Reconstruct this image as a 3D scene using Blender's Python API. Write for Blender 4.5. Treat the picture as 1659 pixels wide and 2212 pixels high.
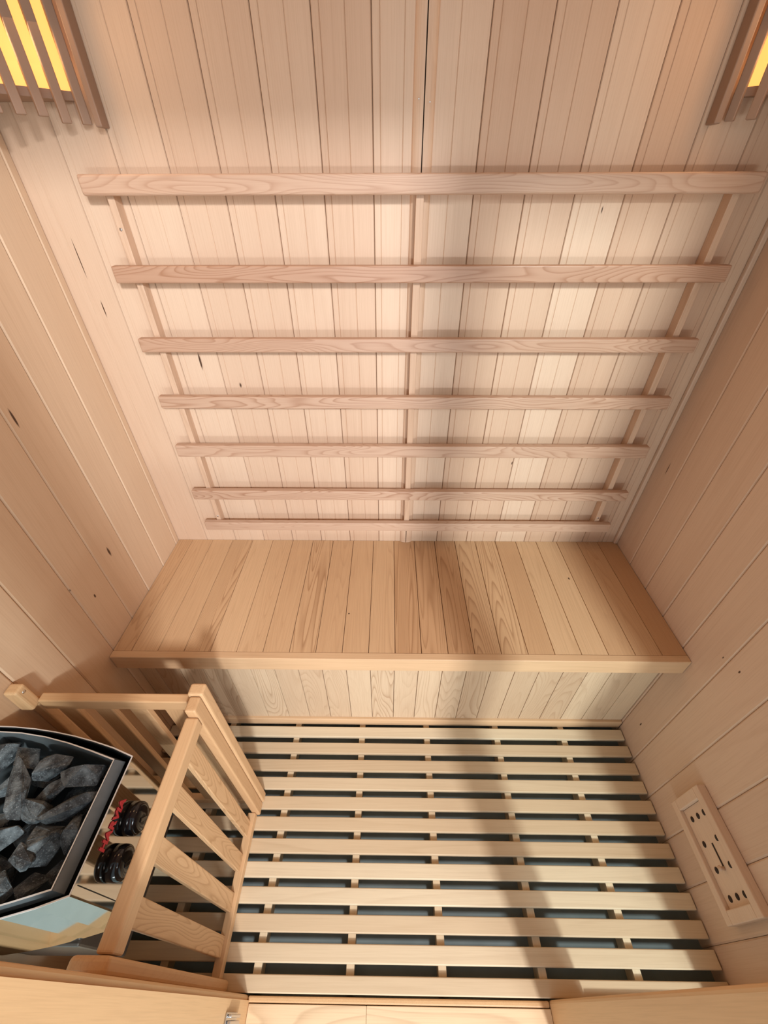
import bpy, bmesh, math, random
from mathutils import Vector, Matrix
random.seed(7)
for o in list(bpy.data.objects): bpy.data.objects.remove(o)
C = bpy.context.scene.collection
R = math.radians
PI = math.pi

# ------------------------------------------------------------------ camera
scn = bpy.context.scene
cd = bpy.data.cameras.new('camera'); cam = bpy.data.objects.new('camera', cd); C.objects.link(cam)
F, CX, CY, CZ = 874.16, 0.73254, -1.03397, 1.42509
pitch, yaw, roll = 0.67901, 0.01403, -0.00375
fv = Vector((0, math.cos(pitch), -math.sin(pitch))); uv = Vector((0, math.sin(pitch), math.cos(pitch))); rv = Vector((1, 0, 0))
Z = Matrix.Rotation(yaw, 3, 'Z'); fv, uv, rv = Z @ fv, Z @ uv, Z @ rv
r2 = math.cos(roll)*rv + math.sin(roll)*uv; u2 = -math.sin(roll)*rv + math.cos(roll)*uv
cam.matrix_world = Matrix(((r2.x, u2.x, -fv.x, CX), (r2.y, u2.y, -fv.y, CY), (r2.z, u2.z, -fv.z, CZ), (0, 0, 0, 1)))
cd.sensor_fit = 'VERTICAL'; cd.sensor_height = 36.0; cd.lens = 36.0*F/2212
cd.clip_start = 0.005
scn.camera = cam

# ------------------------------------------------------------------ view, world, lights
vs = scn.view_settings
vs.view_transform = 'Standard'; vs.look = 'None'; vs.gamma = 1.0; vs.use_curve_mapping = False
vs.exposure = 0.0
w = bpy.data.worlds.new('world'); scn.world = w; w.use_nodes = True
bg = w.node_tree.nodes['Background']; bg.inputs[0].default_value = (0.80, 0.90, 1.0, 1); bg.inputs[1].default_value = 0.85

def area(name, loc, target, sx, sy, power, col, spread=180):
    ld = bpy.data.lights.new(name, 'AREA'); ld.shape = 'RECTANGLE'; ld.size = sx; ld.size_y = sy
    ld.energy = power; ld.color = col; ld.spread = R(spread)
    o = bpy.data.objects.new(name, ld); C.objects.link(o); o.location = loc
    o.rotation_euler = (Vector(target)-Vector(loc)).to_track_quat('-Z', 'Y').to_euler()
    return o
# sunlit ground outside the door sends light up into the cabin, the sky sends it down
area('daylight_from_ground', (0.76, -5.0, 0.12), (0.76, 0, 1.0), 2.6, 0.30, 68, (0.94, 0.95, 1.0))
area('daylight_from_sky', (1.75, -3.5, 2.7), (0.9, -0.7, 0.1), 0.28, 0.28, 130, (0.95, 0.97, 1.0))
area('daylight_high', (1.75, -2.5, 2.1), (0.0, -0.5, 0.6), 0.9, 0.7, 32, (0.88, 0.94, 1.0))

# ------------------------------------------------------------------ materials
def nd(nt, kind, **kw):
    n = nt.nodes.new(kind)
    for k, v in kw.items():
        if k in ('operation', 'blend_type', 'data_type', 'attribute_name', 'noise_dimensions', 'interpolation_type', 'feature', 'clamp'):
            setattr(n, k, v)
    return n
def math_n(nt, op, a, b=None, clamp=False):
    n = nt.nodes.new('ShaderNodeMath'); n.operation = op; n.use_clamp = clamp
    for i, v in enumerate((a, b)):
        if v is None: continue
        if hasattr(v, 'links'): nt.links.new(v, n.inputs[i])
        else: n.inputs[i].default_value = v
    return n.outputs[0]
def mixc(nt, f, a, b, mode='MIX'):
    n = nt.nodes.new('ShaderNodeMix'); n.data_type = 'RGBA'; n.blend_type = mode
    for i, v in ((0, f), (6, a), (7, b)):
        if hasattr(v, 'links'): nt.links.new(v, n.inputs[i])
        elif i == 0: n.inputs[i].default_value = v
        else: n.inputs[i].default_value = (*v, 1)
    return n.outputs[2]

def wood(name, axis, light, mid, dark, rings=12.0, ringamt=0.5, rough=0.5, nscale=9.0, along=0.07, knots=(), rpow=4.0, tonemix=0.85):
    """plank wood; the face attribute 'bd' holds tone, pattern offset and grain strength of each board"""
    m = bpy.data.materials.new(name); m.use_nodes = True; nt = m.node_tree; L = nt.links
    b = nt.nodes['Principled BSDF']
    at = nd(nt, 'ShaderNodeAttribute', attribute_name='bd')
    sep = nt.nodes.new('ShaderNodeSeparateColor'); L.new(at.outputs['Color'], sep.inputs[0])
    tone, off, gs = sep.outputs
    tc = nt.nodes.new('ShaderNodeTexCoord')
    sc = [1.0, 1.0, 1.0]; sc['xyz'.index(axis)] = along
    vm = nt.nodes.new('ShaderNodeVectorMath'); vm.operation = 'MULTIPLY'; L.new(tc.outputs['Object'], vm.inputs[0]); vm.inputs[1].default_value = sc
    ofv = nt.nodes.new('ShaderNodeCombineXYZ')
    o1 = math_n(nt, 'MULTIPLY', off, 37.0)
    for i in range(3): L.new(o1, ofv.inputs[i])
    va = nt.nodes.new('ShaderNodeVectorMath'); va.operation = 'ADD'; L.new(vm.outputs[0], va.inputs[0]); L.new(ofv.outputs[0], va.inputs[1])
    def noise(scale, detail=2.0, rough=0.5, vec=va.outputs[0], dist=0.0):
        n = nt.nodes.new('ShaderNodeTexNoise'); L.new(vec, n.inputs['Vector'])
        n.inputs['Scale'].default_value = scale; n.inputs['Detail'].default_value = detail
        n.inputs['Roughness'].default_value = rough; n.inputs['Distortion'].default_value = dist
        return n.outputs[0]
    low = noise(nscale, 1.5, 0.45)
    ring = math_n(nt, 'FRACT', math_n(nt, 'MULTIPLY', low, rings))
    ring = math_n(nt, 'POWER', ring, rpow)
    # the abrupt end of each growth ring softened by a fade
    fade = math_n(nt, 'MULTIPLY', math_n(nt, 'SUBTRACT', 1.0, math_n(nt, 'FRACT', math_n(nt, 'MULTIPLY', low, rings))), 9.0, True)
    ring = math_n(nt, 'MULTIPLY', ring, fade)
    sc2 = [1.0, 1.0, 1.0]; sc2['xyz'.index(axis)] = 0.02
    vm2 = nt.nodes.new('ShaderNodeVectorMath'); vm2.operation = 'MULTIPLY'; L.new(tc.outputs['Object'], vm2.inputs[0]); vm2.inputs[1].default_value = sc2
    fib = noise(420.0, 2.0, 0.6, vec=vm2.outputs[0])
    fib2 = noise(60.0, 3.0, 0.6)
    broad = noise(4.0, 2.0, 0.5)
    t = math_n(nt, 'MULTIPLY', math_n(nt, 'ADD', math_n(nt, 'MULTIPLY', tone, tonemix), math_n(nt, 'MULTIPLY', math_n(nt, 'SUBTRACT', broad, 0.5), 0.9)), 1.0, True)
    base = mixc(nt, t, light, mid)
    g = math_n(nt, 'MULTIPLY', math_n(nt, 'MULTIPLY', ring, gs), ringamt, True)
    base = mixc(nt, g, base, dark)
    f1 = math_n(nt, 'MULTIPLY', math_n(nt, 'SUBTRACT', fib, 0.45), 0.55, True)
    base = mixc(nt, f1, base, dark)
    f2 = math_n(nt, 'MULTIPLY', math_n(nt, 'SUBTRACT', fib2, 0.5), 0.5, True)
    base = mixc(nt, f2, base, mid)
    for (kx, ky, kz, kr, ks) in knots:      # short dark cracks and pin knots in the boards
        d = nt.nodes.new('ShaderNodeVectorMath'); d.operation = 'SUBTRACT'; L.new(tc.outputs['Object'], d.inputs[0]); d.inputs[1].default_value = (kx, ky, kz)
        e = nt.nodes.new('ShaderNodeVectorMath'); e.operation = 'MULTIPLY'; L.new(d.outputs[0], e.inputs[0])
        s = [1.0, 1.0, 1.0]; s['xyz'.index(axis)] = ks; e.inputs[1].default_value = s
        ln = nt.nodes.new('ShaderNodeVectorMath'); ln.operation = 'LENGTH'; L.new(e.outputs[0], ln.inputs[0])
        wob = math_n(nt, 'MULTIPLY', math_n(nt, 'SUBTRACT', fib2, 0.5), kr*1.6)
        k = math_n(nt, 'SUBTRACT', 1.0, math_n(nt, 'DIVIDE', math_n(nt, 'ADD', ln.outputs['Value'], wob), kr), True)
        base = mixc(nt, math_n(nt, 'MULTIPLY', k, 2.2, True), base, (0.07, 0.03, 0.014))
    L.new(base, b.inputs['Base Color'])
    b.inputs['Roughness'].default_value = rough
    b.inputs['Specular IOR Level'].default_value = 0.35
    bp = nt.nodes.new('ShaderNodeBump'); bp.inputs['Strength'].default_value = 0.12; bp.inputs['Distance'].default_value = 0.001
    L.new(math_n(nt, 'ADD', math_n(nt, 'MULTIPLY', fib, 0.5), math_n(nt, 'MULTIPLY', g, -1.0)), bp.inputs['Height'])
    L.new(bp.outputs[0], b.inputs['Normal'])
    return m

def plain(name, col, rough=0.5, metal=0.0, var=0.0, vscale=30.0, spec=0.5, bump=0.0):
    m = bpy.data.materials.new(name); m.use_nodes = True; nt = m.node_tree; b = nt.nodes['Principled BSDF']
    b.inputs['Roughness'].default_value = rough; b.inputs['Metallic'].default_value = metal
    b.inputs['Specular IOR Level'].default_value = spec
    if var or bump:
        tc = nt.nodes.new('ShaderNodeTexCoord'); n = nt.nodes.new('ShaderNodeTexNoise'); n.inputs['Scale'].default_value = vscale; n.inputs['Detail'].default_value = 4
        nt.links.new(tc.outputs['Object'], n.inputs['Vector'])
        c = mixc(nt, n.outputs[0], tuple(max(0, x*(1-var)) for x in col), tuple(min(1, x*(1+var)) for x in col))
        nt.links.new(c, b.inputs['Base Color'])
        if bump:
            bp = nt.nodes.new('ShaderNodeBump'); bp.inputs['Strength'].default_value = bump; bp.inputs['Distance'].default_value = 0.002
            nt.links.new(n.outputs[0], bp.inputs['Height']); nt.links.new(bp.outputs[0], b.inputs['Normal'])
    else: b.inputs['Base Color'].default_value = (*col, 1)
    return m
def emit(name, col, st):
    m = bpy.data.materials.new(name); m.use_nodes = True; b = m.node_tree.nodes['Principled BSDF']
    b.inputs['Base Color'].default_value = (0.4, 0.2, 0.08, 1); b.inputs['Emission Color'].default_value = (*col, 1); b.inputs['Emission Strength'].default_value = st
    return m

WL, WM, WD = (0.675, 0.49, 0.35), (0.545, 0.345, 0.225), (0.36, 0.185, 0.095)
BL, BM, BD = (0.65, 0.43, 0.245), (0.48, 0.27, 0.135), (0.27, 0.125, 0.05)
FL, FM, FD = (0.71, 0.575, 0.39), (0.57, 0.41, 0.25), (0.34, 0.20, 0.10)
GL, GM, GD = (0.64, 0.40, 0.21), (0.56, 0.325, 0.16), (0.34, 0.165, 0.06)
M = {}
M['wall_b'] = wood('hemlock_back_wall', 'z', WL, WM, WD, rings=16, ringamt=0.16, nscale=8, along=0.03,
    knots=[(0.342, 0, 1.017, 0.0045, 0.4), (0.253, 0, 1.08, 0.003, 0.12), (1.424, 0, 1.358, 0.007, 0.6), (1.165, 0, 1.385, 0.002, 0.2), (1.10, 0, 0.78, 0.0025, 0.3),
           (0.05, 0, 1.30, 0.0013, 0.03), (0.06, 0, 1.20, 0.0015, 0.08)])
M['wall_l'] = wood('hemlock_left_wall', 'z', (0.71, 0.52, 0.355), (0.55, 0.345, 0.205), WD, rings=16, ringamt=0.18, nscale=8, along=0.04,
    knots=[(0, -0.312, 1.073, 0.003, 0.15), (0, -0.282, 0.68, 0.005, 0.25), (0, -0.387, 0.629, 0.003, 0.5), (0, -0.43, 0.70, 0.003, 0.5)])
M['wall_r'] = wood('hemlock_right_wall', 'z', WL, (0.58, 0.40, 0.285), WD, rings=16, ringamt=0.16, nscale=8, along=0.04,
    knots=[(1.52, -0.50, 0.56, 0.0022, 0.4), (1.52, -0.545, 0.575, 0.0025, 0.5), (1.52, -0.46, 0.12, 0.003, 0.3), (1.52, -0.06, 0.80, 0.002, 0.08)])
M['bench_y'] = wood('bench_wood', 'y', BL, BM, BD, rings=46, ringamt=1.0, nscale=12, along=0.045, rpow=4.0,
    knots=[(0.62, -0.31, 0.463, 0.003, 1), (1.30, -0.17, 0.463, 0.003, 0.5)])
M['kick_z'] = wood('bench_front_wood', 'z', (0.66, 0.50, 0.33), (0.47, 0.31, 0.19), BD, rings=30, ringamt=0.8, nscale=11, along=0.12)
M['trim_x'] = wood('bench_edge_wood', 'x', BL, (0.58, 0.36, 0.20), BD, rings=14, ringamt=0.3, nscale=10, along=0.05)
M['rail_x'] = wood('backrest_rail_wood', 'x', (0.55, 0.37, 0.26), (0.46, 0.275, 0.18), (0.29, 0.13, 0.065), rings=34, ringamt=1.05, nscale=15, along=0.13, rough=0.4)
M['rail_z'] = wood('backrest_upright_wood', 'z', (0.66, 0.46, 0.32), (0.56, 0.355, 0.23), BD, rings=14, ringamt=0.4, nscale=9, along=0.1)
M['slat_x'] = wood('duckboard_slat_wood', 'x', FL, FM, FD, rings=16, ringamt=0.3, nscale=8, along=0.05)
M['joist_y'] = wood('duckboard_joist_wood', 'y', FL, FM, FD, rings=10, ringamt=0.3)
M['guard_x'] = wood('guard_wood_x', 'x', GL, GM, GD, rings=14, ringamt=0.4, nscale=9, along=0.08)
M['guard_y'] = wood('guard_wood_y', 'y', GL, GM, GD, rings=14, ringamt=0.4, nscale=9, along=0.08)
M['guard_z'] = wood('guard_wood_z', 'z', GL, GM, GD, rings=30, ringamt=0.8, nscale=14, along=0.14)
M['door_z'] = wood('door_post_wood', 'z', (0.68, 0.42, 0.21), (0.62, 0.37, 0.175), BD, rings=14, ringamt=0.5, nscale=8, along=0.05)
M['sill_x'] = wood('threshold_wood', 'x', (0.78, 0.56, 0.34), (0.68, 0.46, 0.26), BD, rings=18, ringamt=0.45, nscale=8, along=0.12)
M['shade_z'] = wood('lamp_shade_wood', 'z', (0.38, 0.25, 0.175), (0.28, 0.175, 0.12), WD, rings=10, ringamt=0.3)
M['vent'] = wood('vent_wood', 'y', WL, WM, WD, rings=10, ringamt=0.2, nscale=9)
M['mat'] = plain('dark_floor_sheet', (0.19, 0.225, 0.22), 0.55, var=0.25, vscale=14)
M['black'] = plain('black_enamel_steel', (0.022, 0.028, 0.034), 0.38, 0.6, var=0.2, vscale=80)
M['grey'] = plain('dark_grey_steel', (0.20, 0.225, 0.235), 0.4, 0.4, var=0.15, vscale=60)
M['body'] = plain('dark_brown_steel', (0.06, 0.045, 0.035), 0.35, 0.3, var=0.2)
M['chrome'] = plain('polished_stainless_steel', (0.50, 0.47, 0.43), 0.05, 1.0)
M['rim'] = plain('cut_steel_edge', (0.80, 0.80, 0.80), 0.45, 0.5)
M['knob'] = plain('glossy_black_plastic', (0.008, 0.008, 0.01), 0.12)
M['red'] = plain('red_lettering', (0.62, 0.045, 0.05), 0.45)
M['screw'] = plain('screw_steel', (0.6, 0.6, 0.6), 0.25, 1.0)
M['ground'] = plain('pale_ground', (0.46, 0.53, 0.50), 0.8, var=0.1)
M['hole'] = plain('dark_recess', (0.03, 0.014, 0.006), 0.9)
M['glow'] = emit('warm_glow_sheet', (1.0, 0.43, 0.10), 1.5)  # emission standing in for the bulb's light on the walls behind the slats
M['bulb'] = emit('warm_bulb', (1.0, 0.62, 0.22), 14)
def glassmat():
    m = bpy.data.materials.new('clear_glass'); m.use_nodes = True; nt = m.node_tree
    for n in list(nt.nodes): nt.nodes.remove(n)
    o = nt.nodes.new('ShaderNodeOutputMaterial'); t = nt.nodes.new('ShaderNodeBsdfTransparent'); g = nt.nodes.new('ShaderNodeBsdfGlossy'); g.inputs['Roughness'].default_value = 0.02
    t.inputs[0].default_value = (0.93, 0.97, 0.96, 1)
    x = nt.nodes.new('ShaderNodeMixShader'); fr = nt.nodes.new('ShaderNodeFresnel'); fr.inputs[0].default_value = 1.45
    ge = nt.nodes.new('ShaderNodeNewGeometry'); ff = math_n(nt, 'MULTIPLY', fr.outputs[0], math_n(nt, 'SUBTRACT', 1.0, ge.outputs['Backfacing']))
    nt.links.new(ff, x.inputs[0]); nt.links.new(t.outputs[0], x.inputs[1]); nt.links.new(g.outputs[0], x.inputs[2]); nt.links.new(x.outputs[0], o.inputs[0])
    return m
M['glass'] = glassmat()
def stonemat():
    m = bpy.data.materials.new('dark_heater_rock'); m.use_nodes = True; nt = m.node_tree; L = nt.links; b = nt.nodes['Principled BSDF']
    tc = nt.nodes.new('ShaderNodeTexCoord'); oi = nt.nodes.new('ShaderNodeObjectInfo')
    va = nt.nodes.new('ShaderNodeVectorMath'); va.operation = 'ADD'; L.new(tc.outputs['Object'], va.inputs[0])
    cx = nt.nodes.new('ShaderNodeCombineXYZ'); L.new(math_n(nt, 'MULTIPLY', oi.outputs['Random'], 11.0), cx.inputs[0]); L.new(cx.outputs[0], va.inputs[1])
    def nz(s, d, r=0.6):
        n = nt.nodes.new('ShaderNodeTexNoise'); L.new(va.outputs[0], n.inputs['Vector']); n.inputs['Scale'].default_value = s; n.inputs['Detail'].default_value = d; n.inputs['Roughness'].default_value = r; return n.outputs[0]
    a = nz(55, 4); g = nz(420, 3, 0.7)
    p = math_n(nt, 'MULTIPLY', math_n(nt, 'SUBTRACT', a, 0.40), 2.2, True)
    base = mixc(nt, p, (0.030, 0.034, 0.038), (0.25, 0.285, 0.30))
    s = math_n(nt, 'MULTIPLY', math_n(nt, 'SUBTRACT', g, 0.56), 5.0, True)
    base = mixc(nt, math_n(nt, 'MULTIPLY', s, 0.55), base, (0.55, 0.60, 0.62))
    L.new(base, b.inputs['Base Color']); b.inputs['Roughness'].default_value = 0.72
    bp = nt.nodes.new('ShaderNodeBump'); bp.inputs['Strength'].default_value = 0.9; bp.inputs['Distance'].default_value = 0.0015
    L.new(math_n(nt, 'ADD', g, a), bp.inputs['Height']); L.new(bp.outputs[0], b.inputs['Normal'])
    return m
M['rock'] = stonemat()

# ------------------------------------------------------------------ mesh helpers
def rb(strength=None, tone=None):
    return (random.random() if tone is None else tone, random.random(), random.random() if strength is None else strength, 1.0)
class MB:
    def __init__(s): s.v = []; s.f = []; s.c = []; s.sm = []
    def add(s, vs, fs, col, smooth=False):
        n = len(s.v); s.v += [tuple(v) for v in vs]
        for f in fs: s.f.append([n+i for i in f]); s.c.append(col); s.sm.append(smooth)
    def bm(s, b, col, mat=None, smooth=False):
        b.verts.ensure_lookup_table(); b.verts.index_update()
        s.add([(mat @ v.co) if mat else v.co for v in b.verts], [[v.index for v in f.verts] for f in b.faces], col, smooth); b.free()
    def box(s, x0, x1, y0, y1, z0, z1, bev=0.0015, seg=2, col=None, mat=None):
        b = bmesh.new(); bmesh.ops.create_cube(b, size=1)
        for v in b.verts: v.co = Vector((x0+(v.co.x+.5)*(x1-x0), y0+(v.co.y+.5)*(y1-y0), z0+(v.co.z+.5)*(z1-z0)))
        if bev: bmesh.ops.bevel(b, geom=list(b.edges), offset=bev, segments=seg, profile=0.5, affect='EDGES')
        s.bm(b, col or rb(), mat); return s
    def lathe(s, prof, mat, seg=32, col=None, smooth=True):
        """prof: (r, h) pairs revolved about local z"""
        vs = []; fs = []
        for r, h in prof:
            for k in range(seg): a = 2*PI*k/seg; vs.append(mat @ Vector((r*math.cos(a), r*math.sin(a), h)))
        for i in range(len(prof)-1):
            for k in range(seg): k2 = (k+1) % seg; fs.append([i*seg+k, i*seg+k2, (i+1)*seg+k2, (i+1)*seg+k])
        fs.append(list(range(seg))[::-1]); fs.append([(len(prof)-1)*seg+k for k in range(seg)])
        s.add(vs, fs, col or rb(), smooth); return s
    def prism(s, poly, z0, z1, col=None, mat=None):
        n = len(poly); vs = [Vector((x, y, z0)) for x, y in poly]+[Vector((x, y, z1)) for x, y in poly]
        if mat: vs = [mat @ v for v in vs]
        s.add(vs, [list(range(n))[::-1], list(range(n, 2*n))]+[[i, (i+1) % n, n+(i+1) % n, n+i] for i in range(n)], col or rb()); return s
    def build(s, name, mat, parent=None, loc=None):
        me = bpy.data.meshes.new(name); me.from_pydata(s.v, [], s.f)
        at = me.attributes.new('bd', 'FLOAT_COLOR', 'CORNER'); buf = []
        for p in me.polygons:
            p.use_smooth = s.sm[p.index]
            for _ in p.loop_indices: buf += s.c[p.index]
        at.data.foreach_set('color', buf)
        me.materials.append(mat); me.update()
        b = bmesh.new(); b.from_mesh(me); bmesh.ops.recalc_face_normals(b, faces=b.faces); b.to_mesh(me); b.free()
        o = bpy.data.objects.new(name, me); C.objects.link(o)
        if parent: o.parent = parent; 
        return o
def thing(name, label, cat, loc, group=None):
    o = bpy.data.objects.new(name, None); C.objects.link(o); o.location = loc; o.empty_display_size = 0.05
    o['label'] = label; o['category'] = cat
    if group: o['group'] = group
    return o
def settle(root):
    """children were modelled in room coordinates: keep them in place under their Empty"""
    for ch in root.children: 
        if not ch.get('loc_set'): ch.matrix_parent_inverse = Matrix.Translation(root.location).inverted()
def struct(o): o['kind'] = 'structure'; return o

def boards(mb, joints, a0, a1, place, groove=0.003, depth=0.005, extra=(), fine=0.0012, thick=0.02, cols=None):
    """sheet of tongue-and-groove boards: u runs across the boards, w along them, place(u, d, w) -> point (d = depth behind the face)"""
    for i in range(len(joints)-1):
        u0, u1 = joints[i], joints[i+1]; col = cols[i] if cols else rb()
        pr = [(u0, thick), (u0+.0004, depth), (u0+groove, 0)]
        for e in extra:
            ue = u0+e
            if ue < u1-groove-.004: pr += [(ue-fine, 0), (ue, fine*1.3), (ue+fine, 0)]
        pr += [(u1-groove, 0), (u1-.0004, depth), (u1, thick)]
        n = len(pr); vs = [place(u, d, a0) for u, d in pr]+[place(u, d, a1) for u, d in pr]
        mb.add(vs, [[k, k+1, n+k+1, n+k] for k in range(n-1)]+[[n-1, 0, n, 2*n-1], list(range(n)), list(range(n, 2*n))[::-1]], col)

W = 1.52; ZB = 0.463; YF = -1.01; ZC = 1.95
# ------------------------------------------------------------------ room shell
mb = MB(); j = [-0.02]+[0.0+.1*k for k in range(1, 8)]+[0.793]
boards(mb, j, -0.06, ZC, lambda u, d, w: (u, d, w), groove=0.0017, depth=0.0024, fine=0.0011, extra=(0.014, 0.056))
j2 = [0.793, 0.90, 1.003, 1.103, 1.203, 1.303, 1.403, 1.472, 1.54]
boards(mb, j2, -0.06, ZC, lambda u, d, w: (u, d, w), groove=0.0017, depth=0.0024, fine=0.0011, extra=(0.015, 0.056))
mb.box(-0.02, 1.54, 0.020, 0.04, -0.06, ZC, bev=0)
wb = struct(mb.build('wall_back', M['wall_b']))
mb = MB(); j = [-1.01]+[-0.024-.1018*k for k in range(9, -1, -1)]+[0.0]
boards(mb, j, -0.06, ZC, lambda u, d, w: (-d, u, w), groove=0.0036, depth=0.0026)
mb.box(-0.04, -0.02, -1.01, 0.0, -0.06, ZC, bev=0)
struct(mb.build('wall_left', M['wall_l']))
mb = MB(); j = [-1.01]+[-0.105-.1022*k for k in range(8, -1, -1)]+[0.0]
boards(mb, j, -0.06, ZC, lambda u, d, w: (W+d, u, w), groove=0.0036, depth=0.0026)
mb.box(W+0.02, W+0.04, -1.01, 0.0, -0.06, ZC, bev=0)
struct(mb.build('wall_right', M['wall_r']))
mb = MB(); boards(mb, [0.0+.1*k for k in range(16)]+[1.52], -1.01, 0.0, lambda u, d, w: (u, w, ZC+d), groove=0.003); struct(mb.build('ceiling', M['wall_b']))
mb = MB(); mb.box(-0.04, W+0.04, -1.12, 0.04, -0.09, -0.06, bev=0); struct(mb.build('floor', M['mat']))
mb = MB(); mb.box(-6, 8, -9, -1.12, -0.12, -0.09, bev=0); struct(mb.build('ground', M['ground']))
# slim corner strips between side walls and back wall
mb = MB(); mb.box(W-0.013, W-0.0002, -0.012, -0.0002, ZB+.001, ZC-.001, bev=0.003); struct(mb.build('trim_1', M['wall_r']))
# half-round cover strip over the seam of the two wall panels
mb = MB()
for s in (-1, 1):
    pr = [(0.793+s*0.0011, 0.0), (0.793+s*0.0011, -0.009)]+[(0.793+s*(0.0011+0.0190*math.sin(a)), -0.0095*math.cos(a)) for a in [PI/2*k/6 for k in range(1, 7)]]
    n = len(pr); vs = [(x, y, ZB+.0005) for x, y in pr]+[(x, y, ZC) for x, y in pr]
    mb.add(vs, [[k, (k+1) % n, n+(k+1) % n, n+k] for k in range(n)]+[list(range(n)), list(range(n, 2*n))[::-1]], rb(0.3, 0.3))
struct(mb.build('trim_2', M['rail_z']))
mb = MB(); mb.box(0.7921, 0.7939, -0.005, -0.0001, ZB+.001, ZC-.001, bev=0); struct(mb.build('seam_shade_strip', M['hole']))  # added dark strip, puts the shade inside the seam in as colour

# front wall: two posts frame the doorway, a glazed bay on either side
def front_bay(x0, x1, zsill, nm):
    mb = MB()
    mb.box(x0, x1, -1.06, YF, -0.06, zsill, bev=0.002); mb.box(x0, x1, -1.06, YF, 1.80, ZC, bev=0.002)
    return mb
mb = MB(); mb.box(0.335, 0.42, -1.10, -1.0105, -0.06, ZC, bev=0.006, seg=3, col=rb(.2, .5)); mb.box(0.385, 0.424, -1.06, -1.019, -0.06, ZC, bev=0.0, col=rb(.2, .4))
post_l = struct(mb.build('trim_5', M['door_z']))
mb = MB(); mb.box(1.10, 1.185, -1.10, -1.0105, -0.06, ZC, bev=0.006, seg=3, col=rb(.2, .6))
struct(mb.build('trim_6', M['door_z']))
mb = MB(); mb.box(0.42, 1.10, -1.10, -1.0105, 1.86, ZC, bev=0.002); struct(mb.build('trim_7', M['door_z']))
mb = MB(); mb.box(-0.04, 0.335, -1.06, YF, -0.06, 0.20, bev=.002); mb.box(-0.04, 0.335, -1.06, YF, 1.78, ZC, bev=.002); mb.box(-0.04, 0.05, -1.06, YF, 0.20, 1.78, bev=.002)
struct(mb.build('wall_front_left', M['door_z']))
mb = MB(); mb.box(1.185, W+.04, -1.06, YF, -0.06, 0.02, bev=.002); mb.box(1.185, W+.04, -1.06, YF, 1.78, ZC, bev=.002); mb.box(1.46, W+.04, -1.06, YF, 0.02, 1.78, bev=.002)
struct(mb.build('wall_front_right', M['door_z']))
mb = MB(); mb.box(0.05, 0.335, -1.040, -1.034, 0.20, 1.78, bev=0); struct(mb.build('window_1', M['glass']))
mb = MB(); mb.box(1.185, 1.46, -1.040, -1.034, 0.02, 1.78, bev=0); struct(mb.build('window_2', M['glass']))
# threshold
mb = MB(); mb.box(0.4205, 1.0995, -1.0225, -1.012, -0.06, -0.004, bev=0.003, col=rb(.2, .9)); struct(mb.build('trim_3', M['door_z']))
mb = MB(); mb.box(0.4245, 0.6885, -1.12, -1.0235, -0.059, -0.003, bev=0.0012, col=rb(1, .2)); mb.box(0.6890, 1.0995, -1.12, -1.0235, -0.059, -0.003, bev=0.0012, col=rb(.8, .1)); struct(mb.build('trim_8', M['sill_x']))

# ------------------------------------------------------------------ duckboard floor
t = thing('duckboard', 'pale slatted wooden duckboard covering the dark cabin floor', 'duckboard', (W/2, -0.71, -0.06))
for k in range(12):
    y1 = -0.4262-.0503*k; y0 = y1-.0328 if k < 11 else -1.0085
    mb = MB(); mb.box(0.002, W-.003, y0, y1, -0.013, 0.0, bev=0.0024, seg=3, col=rb(0.3+.7*random.random()))
    mb.build('slat', M['slat_x'], t)
for x in (0.205, 0.429, 0.648, 0.865, 1.099, 1.321):
    mb = MB(); mb.box(x-.0095, x+.0095, -1.008, -0.39, -0.059, -0.0132, bev=0.001); mb.build('joist', M['joist_y'], t)
settle(t)

# ------------------------------------------------------------------ bench
t = thing('bench', 'wide wooden bench built across the back wall under the slatted backrest', 'bench', (W/2, -0.23, -0.06))
mb = MB(); jj = [0.0005, .05]+[.05+.0702*k for k in range(1, 21)]+[W-.001]
strong = {0: .5, 1: .3, 3: .95, 7: 1, 11: 1, 12: .8, 13: .95, 14: .9, 15: 1}
tn = {0: .7, 1: .35, 2: .3, 3: .3, 4: .1, 5: .3, 6: .4, 7: .5, 8: .45, 9: .4, 10: .4, 11: .75, 12: .8, 13: .95, 14: .5, 15: .35, 16: .65, 17: .05, 18: .0, 19: .35, 20: .7, 21: 1.0}
cols = [rb(strong.get(i, .15+.2*random.random()), tn.get(i, .15+.5*random.random())) for i in range(len(jj)-1)]
boards(mb, jj, -0.4352, -0.001, lambda u, d, w: (u, w, ZB-d), groove=0.0011, depth=0.003, thick=0.018, cols=cols)
mb.build('seat', M['bench_y'], t)
mb = MB(); mb.box(0.0005, W-.001, -0.4552, -0.4354, 0.409, ZB+.0005, bev=0.002, seg=3, col=rb(.5, .3)); mb.build('front_edge', M['trim_x'], t)
mb = MB(); cols = [rb(.1+.9*random.random(), random.choice((.1, .3, .5, .8, .9))) for i in range(len(jj)-1)]; cols[-1] = rb(.1, 0)
boards(mb, jj, 0.0265, 0.4445, lambda u, d, w: (u, -0.405+d, w), groove=0.0011, depth=0.003, thick=0.012, cols=cols)
mb.build('front_panel', M['kick_z'], t)
mb = MB(); mb.box(0.0005, W-.001, -0.4145, -0.393, -0.0125, 0.026, bev=0.003, col=rb(.4, .2)); mb.build('bottom_rail', M['trim_x'], t)
settle(t)

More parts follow.
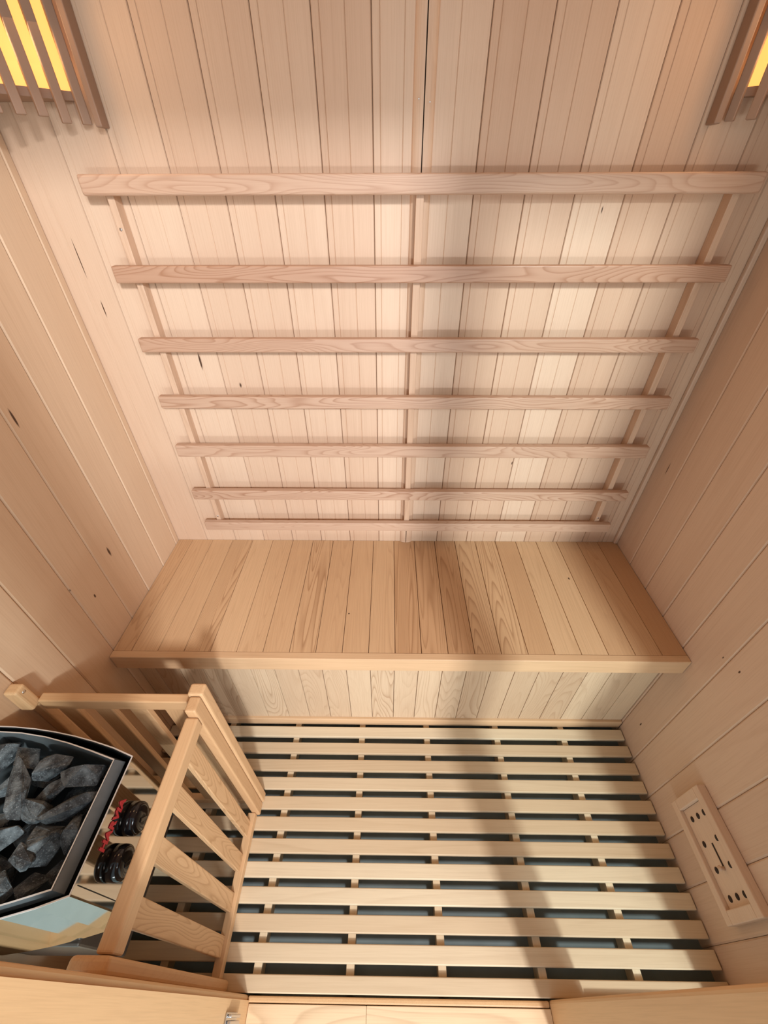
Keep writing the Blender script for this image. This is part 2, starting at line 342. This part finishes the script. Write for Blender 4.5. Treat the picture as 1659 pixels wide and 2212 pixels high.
# ------------------------------------------------------------------ backrest
t = thing('backrest', 'ladder-like wooden backrest of seven rails on the back wall above the bench', 'backrest', (0.79, -0.02, 0.53))
rails = [(0.137, 1.437, 1.4105, 1.4435, 0.9, .25), (0.140, 1.449, 1.261, 1.2935, 1, .95), (0.140, 1.452, 1.1145, 1.146, .8, .7), (0.137, 1.452, 0.971, 1.0035, .9, .35),
         (0.134, 1.454, 0.8245, 0.861, .7, .4), (0.133, 1.455, 0.6725, 0.7055, 1, .35), (0.137, 1.446, 0.547, 0.579, .4, .1)]
for i, (x0, x1, z0, z1, g, tone) in enumerate(rails):
    mb = MB(); mb.box(x0, x1, -0.0455, -0.0272, z0, z1, bev=0.0045 if i == 0 else 0.0028, seg=3, col=(tone, random.random(), g*.6 if i == 0 else g, 1)); mb.build('rail', M['rail_x'], t)
for x0, x1, yb in ((0.172, 0.186, -0.0002), (0.7835, 0.7995, -0.0098), (1.398, 1.413, -0.0002)):
    mb = MB(); mb.box(x0, x1, -0.027, yb, 0.535, 1.440, bev=0.0012, col=rb(.6, .5)); mb.build('upright', M['rail_z'], t)
def screw(name, loc, nrm, r, parent):
    q = Vector(nrm).to_track_quat('Z', 'Y').to_matrix().to_4x4(); mt = Matrix.Translation(loc) @ q
    mb = MB(); mb.lathe([(r, -0.001), (r, 0.0004), (r*.8, 0.0012), (r*.3, 0.0008)], mt, 16); return mb.build(name, M['screw'], parent)
for z in (1.356, 0.592): screw('screw', (0.179, -0.0272, z), (0, -1, 0), 0.0032, t)
for z in (0.592,): screw('screw', (1.4055, -0.0272, z), (0, -1, 0), 0.0032, t)
settle(t)

# two small pin heads in the seam strip
for i, (x, z, lb) in enumerate(((0.783, 1.545, 'tiny bright pin head left of the dark seam above the backrest'), (0.803, 1.541, 'tiny bright pin head right of the dark seam above the backrest'))):
    o = screw('pin_head', (x, -0.0092, z), (0, -1, 0), 0.0013, None); o['label'] = lb; o['category'] = 'pin'; o['group'] = 'pin heads in the seam strip'

# ------------------------------------------------------------------ heater guard
t = thing('heater_guard', 'corner guard fence of wooden bars around the black stone heater', 'guard rail', (0.18, -0.83, 0.0))
def gb(name, mat, *a, bev=0.003, col=None):
    mb = MB(); mb.box(*a, bev=bev, seg=3, col=col or rb(.8)); return mb.build(name, mat, t)
gb('post', M['guard_z'], 0.337, 0.3685, -0.6455, -0.620, 0.001, 0.647, bev=.005, col=rb(.3, .1))
gb('post', M['guard_z'], 0.343, 0.365, -0.6765, -0.6460, 0.001, 0.644, bev=.004, col=rb(.3, .8))
gb('wall_post', M['guard_z'], 0.0005, 0.028, -0.6630, -0.6395, 0.610, 0.677, bev=.005, col=rb(.3, .1))
screw('screw', (0.0283, -0.651, 0.664), (1, 0, 0), 0.0032, t)
gb('wall_post', M['guard_z'], 0.0005, 0.024, -0.6485, -0.630, 0.0285, 0.6095, bev=.003, col=rb(.3, .5))
gb('top_rail', M['guard_x'], 0.0285, 0.3365, -0.6485, -0.630, 0.588, 0.622, col=rb(.5, .6))
gb('top_rail', M['guard_y'], 0.3400, 0.3655, -0.9885, -0.6770, 0.588, 0.622, bev=.004, col=rb(.4, .3))
gb('bottom_rail', M['guard_y'], 0.335, 0.3560, -0.9895, -0.6770, 0.001, 0.028, bev=.002, col=rb(.3, .2))
gb('bottom_rail', M['guard_x'], 0.0015, 0.3365, -0.6485, -0.6300, 0.001, 0.028, bev=.002, col=rb(.3, .4))
for y in (-0.715, -0.788, -0.864, -0.940): gb('slat', M['guard_z'], 0.3360, 0.3475, y-.018, y+.018, 0.0285, 0.5875, bev=.002, col=rb(1, .3))
for x in (0.068, 0.143, 0.217, 0.290): gb('slat', M['guard_z'], x-.018, x+.018, -0.6450, -0.6330, 0.0285, 0.5875, bev=.002, col=rb(.5, .4))
gb('end_post', M['guard_z'], 0.318, 0.372, -1.0095, -0.990, 0.001, 0.640, bev=.006, col=rb(.2, 1))
settle(t)

# ------------------------------------------------------------------ heater
t = thing('sauna_heater', 'compact polished steel electric sauna heater with open rock basket on left wall', 'heater', (0.003, -0.846, 0.40))
def outline(f, yc, hw_f, hw_w, depth, x0, n=7):
    """plan outline: flat front at x = depth, sides bulging back to the wall"""
    pts = [(depth, yc-hw_f), (depth, yc+hw_f)]
    side = []
    for k in range(1, n+1):
        a = k/n; x = depth-(depth-x0)*a; h = hw_f+(hw_w-hw_f)*math.sin(a*PI/2)**f
        side.append((x, h))
    return pts+[(x, yc+h) for x, h in side]+[(x, yc-h) for x, h in reversed(side)]
def shell(mb, outer, inner, z0, z1, col=None):
    n = len(outer); vs = [(x, y, z0) for x, y in outer]+[(x, y, z1) for x, y in outer]+[(x, y, z0) for x, y in inner]+[(x, y, z1) for x, y in inner]
    fs = []
    for i in range(n):
        k = (i+1) % n
        fs += [[i, k, n+k, n+i], [2*n+k, 2*n+i, 3*n+i, 3*n+k], [n+i, n+k, 3*n+k, 3*n+i], [i, 2*n+i, 2*n+k, k]]
    mb.add(vs, fs, col or rb())
YC = -0.846
oo = outline(0.85, YC, 0.090, 0.138, 0.287, 0.004)
oi = outline(0.85, YC, 0.0885, 0.1365, 0.2855, 0.0055)
mb = MB(); shell(mb, oo, oi, 0.415, 0.648); mb.build('casing', M['chrome'], t)
oi2 = outline(0.85, YC, 0.0875, 0.1355, 0.2845, 0.0065)
mb = MB(); shell(mb, oi, oi2, 0.46, 0.6465); mb.build('casing_lining', M['black'], t)
mb = MB(); shell(mb, outline(.85, YC, 0.0902, 0.1382, 0.2872, 0.0038), oi, 0.6480, 0.6492); mb.build('rim', M['rim'], t)
mb = MB(); mb.prism(outline(.85, YC, 0.086, 0.134, 0.283, 0.008), 0.402, 0.4600); mb.build('base_tray', M['black'], t)
mb = MB(); mb.box(0.004, 0.200, -0.968, -0.728, 0.200, 0.4018, bev=0.004); mb.build('lower_body', M['body'], t)
# basket
bo = outline(1.0, YC, 0.0840, 0.128, 0.2585, 0.018, 5); bi = outline(1.0, YC, 0.0825, 0.1265, 0.2570, 0.0195, 5)
mb = MB(); shell(mb, bo, bi, 0.47, 0.6500); mb.build('stone_basket', M['grey'], t)
mb = MB(); shell(mb, outline(1, YC, .0843, .1283, .2588, .0177, 5), bi, 0.6500, 0.6508); mb.build('basket_rim', M['rim'], t)
bo2 = outline(1.0, YC, 0.0860, 0.132, 0.2700, 0.012, 5); n = len(bo)
mb = MB(); vs = [(x, y, .6485) for x, y in bo]+[(x, y, .634) for x, y in bo2]+[(x, y, .6330) for x, y in bo2]+[(x-.0005, y, .6475) for x, y in bo]
mb.add(vs, [[i, (i+1) % n, n+(i+1) % n, n+i] for i in range(n)]+[[2*n+(i+1) % n, 2*n+i, 3*n+i, 3*n+(i+1) % n] for i in range(n)]+[[n+i, n+(i+1) % n, 2*n+(i+1) % n, 2*n+i] for i in range(n)], rb())
mb.build('basket_lip', M['grey'], t)
mb = MB(); mb.prism(bi, 0.466, 0.470); mb.build('basket_floor', M['black'], t)
# side seam and embossed panel on the front
mb = MB(); mb.box(0.2872, 0.2880, YC-.0775, YC-.0765, 0.42, 0.640, bev=0); mb.build('panel_seam', M['black'], t)
def rx(loc): return Matrix.Translation(loc) @ Matrix.Rotation(PI/2, 4, 'Y')
for (y, z) in ((-0.826, 0.570), (-0.884, 0.562)):
    mt = rx((0.2873, y, z))
    mb = MB(); mb.lathe([(0.0248, 0), (0.0250, 0.010), (0.0246, 0.014), (0.0232, 0.0175), (0.0205, 0.020), (0.016, 0.0215), (0.010, 0.0222), (0.0, 0.0224)], mt, 56); k = mb.build('knob', M['knob'], t)
    mb = MB(); mb.box(-0.0105, 0.0105, -0.0035, 0.0035, 0.0215, 0.0240, bev=0.0012, mat=mt @ Matrix.Rotation(0.5, 4, 'Z')); g = mb.build('grip', M['knob'], k)
# lettering on the front
cu = bpy.data.curves.new('lettering', 'FONT'); cu.body = 'HARVIA'; cu.size = 0.020; cu.extrude = 0.0004; cu.align_x = 'CENTER'; cu.align_y = 'CENTER'; cu.space_character = 1.0; cu.offset = 0.0009
tmp = bpy.data.objects.new('tmp', cu); C.objects.link(tmp); bpy.context.view_layer.update()
me = bpy.data.meshes.new_from_object(tmp.evaluated_get(bpy.context.evaluated_depsgraph_get())); bpy.data.objects.remove(tmp)
me.materials.clear(); me.materials.append(M['red']); me.transform(Matrix.Translation((0.2880, YC, 0.618)) @ Matrix.Rotation(PI/2, 4, 'Z') @ Matrix.Rotation(PI/2, 4, 'X'))
lo = bpy.data.objects.new('lettering', me); C.objects.link(lo); lo.parent = t; lo['label'] = 'red block lettering on the steel front'
settle(t)

# ------------------------------------------------------------------ rocks
def rock(loc, dims, rot, seed, label):
    rn = random.Random(seed); b = bmesh.new()
    pts = []
    for i in range(15):
        v = Vector((rn.uniform(-1, 1), rn.uniform(-1, 1), rn.uniform(-1, 1)))
        v = v.normalized()*(0.80+.34*rn.random())
        v.y *= 1.0-0.35*abs(v.x); v.x = max(-1, min(1, v.x*1.15))
        b.verts.new((v.x*dims[0]/1.85, v.y*dims[1]/1.75, v.z*dims[2]/1.8))
    res = bmesh.ops.convex_hull(b, input=b.verts)
    junk = [e for e in res['geom_interior'] if isinstance(e, bmesh.types.BMVert)]
    if junk: bmesh.ops.delete(b, geom=junk, context='VERTS')
    bmesh.ops.bevel(b, geom=list(b.edges), offset=min(dims)*.022, segments=2, profile=0.6, affect='EDGES')
    bmesh.ops.triangulate(b, faces=b.faces)
    bmesh.ops.subdivide_edges(b, edges=b.edges, cuts=2, use_grid_fill=True)
    for v in b.verts:
        n = v.co.normalized(); v.co += n*rn.uniform(-1, 1)*min(dims)*.012
    mb = MB(); mb.bm(b, rb())
    o = mb.build('heater_stone', M['rock']); o.location = loc; o.rotation_euler = [R(a) for a in rot]
    o['label'] = label; o['category'] = 'stone'; o['group'] = 'rocks in the heater basket'
    return o
RK = [  # x, y, z, length, width, height, yaw, tilt, label
 (0.040, -0.757, 0.640, .060, .045, .040, 70, 0, 'dark grey rock at the left edge of the photo in the heater basket'),
 (0.088, -0.758, 0.640, .058, .040, .040, -20, 5, 'grey rock with pale lower face in far corner of heater basket'),
 (0.112, -0.805, 0.652, .100, .036, .036, -57, 0, 'longest diagonal grey rock with white mottled end in the basket'),
 (0.150, -0.768, 0.640, .058, .044, .044, 30, 10, 'grey rock with pointed top against the far side of basket'),
 (0.212, -0.781, 0.642, .074, .052, .044, 5, 6, 'large speckled rock in far right corner of the heater basket'),
 (0.163, -0.803, 0.628, .060, .036, .034, 35, 0, 'brownish grey rock in the middle beside the longest rock'),
 (0.156, -0.832, 0.640, .058, .038, .036, -12, 4, 'smooth diamond shaped grey rock in the middle of basket'),
 (0.214, -0.830, 0.648, .080, .028, .030, 28, 0, 'slender pointed pale grey rock beside the front plate'),
 (0.098, -0.850, 0.638, .052, .040, .036, 10, 0, 'dark brown-grey flat rock left of the slender triangular rock'),
 (0.125, -0.872, 0.644, .066, .028, .032, 25, 0, 'grey triangular rock touching the left picture edge with pale top'),
 (0.195, -0.872, 0.634, .060, .062, .042, 40, 14, 'broad dark rock with jagged outline near the basket front'),
 (0.184, -0.892, 0.652, .050, .028, .030, -35, 8, 'small pale blue-grey jagged rock lying on the broad dark rock'),
 (0.236, -0.862, 0.632, .050, .030, .040, -80, 10, 'upright slab of dark rock leaning on the front plate'),
 (0.168, -0.930, 0.646, .042, .046, .040, 60, 0, 'rounded grey rock in near left corner of basket'),
 (0.206, -0.922, 0.630, .036, .036, .036, 20, 0, 'small dark rock between rounded rock and front plate'),
 (0.070, -0.800, 0.625, .060, .046, .036, 20, 0, 'dark rock in shadow left of the longest rock'),
 (0.060, -0.905, 0.632, .060, .046, .040, 80, 0, 'grey rock against left wall at the near end of basket'),
 (0.200, -0.810, 0.600, .070, .050, .040, 50, 0, 'dark lower rock under the large speckled rock'),
 (0.120, -0.905, 0.600, .060, .050, .040, 10, 0, 'dark lower rock under the triangular rock'),
 (0.225, -0.905, 0.598, .040, .050, .040, 0, 0, 'dark lower rock in the near right corner of basket'),
 (0.150, -0.850, 0.598, .060, .060, .036, 0, 0, 'dark lower rock in the middle under the smooth rock'),
 (0.110, -0.770, 0.596, .060, .050, .040, 0, 0, 'dark lower rock under the rocks of far corner'),
 (0.055, -0.855, 0.594, .060, .060, .040, 0, 0, 'dark lower rock near the left wall'),
]
for i, (x, y, z, l, wd, h, yw, tl, lb) in enumerate(RK):
    k = 1.0
    rock((x, y, z-0.010), (l*k, wd*k, h*k), (tl, 0, yw), 100+i, lb)

# ------------------------------------------------------------------ corner lamps
def corner_lamp(mir, label):
    X = (lambda x: W-x) if mir else (lambda x: x)
    t = thing('corner_lamp', label, 'wall lamp', (X(0.06), -0.06, 1.50), 'slatted lamps in the upper back corners')
    def tri(r, z0, z1, name, mat, off=0.0):
        p = [(X(0.001+off), -0.001-off), (X(r), -0.001-off), (X(0.001+off), -r)]
        mb = MB(); mb.prism(p, z0, z1); return mb.build(name, mat, t)
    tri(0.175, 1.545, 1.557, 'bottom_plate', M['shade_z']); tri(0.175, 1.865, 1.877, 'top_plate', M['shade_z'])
    n = 8
    for k in range(n):
        a = (k+0.5)/n; x = 0.188*(1-a)+0.004*a; y = -(0.188*a+0.004*(1-a))
        m = Matrix.Translation((X(x), y, 0)) @ Matrix.Rotation((PI/4 if not mir else -PI/4)+PI/2*0, 4, 'Z')
        # slat faces the room along the diagonal
        mb = MB(); m = Matrix.Translation((X(x), y, 0)) @ Matrix.Rotation(R(45) if not mir else R(-45), 4, 'Z')
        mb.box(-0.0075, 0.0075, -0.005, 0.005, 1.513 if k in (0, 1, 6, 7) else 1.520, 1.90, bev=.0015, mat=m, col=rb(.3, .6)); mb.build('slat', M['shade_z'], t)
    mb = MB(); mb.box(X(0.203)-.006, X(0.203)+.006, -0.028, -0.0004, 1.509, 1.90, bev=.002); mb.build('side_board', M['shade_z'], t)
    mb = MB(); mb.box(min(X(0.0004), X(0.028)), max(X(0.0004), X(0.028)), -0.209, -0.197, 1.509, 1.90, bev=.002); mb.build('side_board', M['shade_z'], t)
    # added glowing sheet behind the slats, stands in for the bulb-lit corner walls
    mb = MB(); p = [(X(0.162), -0.004), (X(0.004), -0.162), (X(0.002), -0.160), (X(0.160), -0.002)]
    mb.prism(p, 1.5575, 1.8645); mb.build('glow_sheet', M['glow'], t)
    settle(t)
    ld = bpy.data.lights.new('lamp_glow', 'AREA'); ld.shape = 'RECTANGLE'; ld.size = 0.2; ld.size_y = 0.3; ld.energy = 1.2; ld.color = (1.0, 0.60, 0.30)
    o = bpy.data.objects.new('lamp_light', ld); C.objects.link(o); o.location = (X(0.125), -0.125, 1.70)
    o.rotation_euler = (Vector((X(0.8), -0.8, 1.2))-o.location).to_track_quat('-Z', 'Y').to_euler()
corner_lamp(False, 'slatted wooden corner lamp glowing yellow in the upper left corner')
corner_lamp(True, 'slatted wooden corner lamp glowing orange in the upper right corner')

# ------------------------------------------------------------------ air vent
t = thing('air_vent', 'rectangular wooden air vent with round holes low on the right wall', 'vent', (W, -0.785, 0.20))
VX = W-0.0005
y0, y1, z0, z1 = -0.903, -0.668, 0.128, 0.268
mb = MB()
mb.box(VX-.022, VX, y0, y1, z0, z0+.022, bev=.002, col=rb(.2, .2)); mb.box(VX-.022, VX, y0, y1, z1-.022, z1, bev=.002, col=rb(.2, .3))
mb.box(VX-.022, VX, y0, y0+.024, z0+.022, z1-.022, bev=.002, col=rb(.2, .2)); mb.box(VX-.022, VX, y1-.024, y1, z0+.022, z1-.022, bev=.002, col=rb(.2, .2))
mb.build('frame', M['vent'], t)
mb = MB(); mb.box(VX-.012, VX, y0+.0245, y1-.0245, z0+.0225, z1-.0225, bev=.001, col=rb(.3, .1)); mb.build('sliding_panel', M['vent'], t)
ZX = VX-.0122
for yy, zs in ((-0.716, (0.172, 0.201, 0.230)), (-0.766, (0.172, 0.231)), (-0.814, (0.172, 0.231)), (-0.863, (0.172, 0.201, 0.230))):
    for zz in zs:
        mb = MB(); mb.lathe([(0.0062, 0), (0.0062, 0.0006)], Matrix.Translation((ZX, yy, zz)) @ Matrix.Rotation(-PI/2, 4, 'Y'), 20); mb.build('vent_hole', M['hole'], t)
mb = MB(); mb.box(ZX-.0006, ZX, -0.812, -0.770, 0.2015, 0.2065, bev=0); mb.build('slot', M['hole'], t)
mb = MB(); mb.lathe([(0.004, 0), (0.0032, 0.006), (0.0055, 0.009), (0.0045, 0.012), (0, 0.0125)], Matrix.Translation((ZX-.0008, -0.816, 0.204)) @ Matrix.Rotation(-PI/2, 4, 'Y'), 16); mb.build('pull_knob', M['vent'], t)
settle(t)

# ------------------------------------------------------------------ catch on the left door post
t = thing('door_catch', 'small bright metal catch low on the left door post', 'door catch', (0.424, -1.045, 0.18))
mb = MB(); mb.box(0.4245, 0.4275, -1.054, -1.036, 0.10, 0.185, bev=.0008); mb.build('plate', M['screw'], t)
mb = MB(); mb.box(0.4275, 0.4345, -1.052, -1.046, 0.10, 0.178, bev=.0015); mb.build('roller', M['screw'], t)
mb = MB(); mb.box(0.4275, 0.4345, -1.043, -1.038, 0.10, 0.178, bev=.0015); mb.build('roller', M['screw'], t)
settle(t)
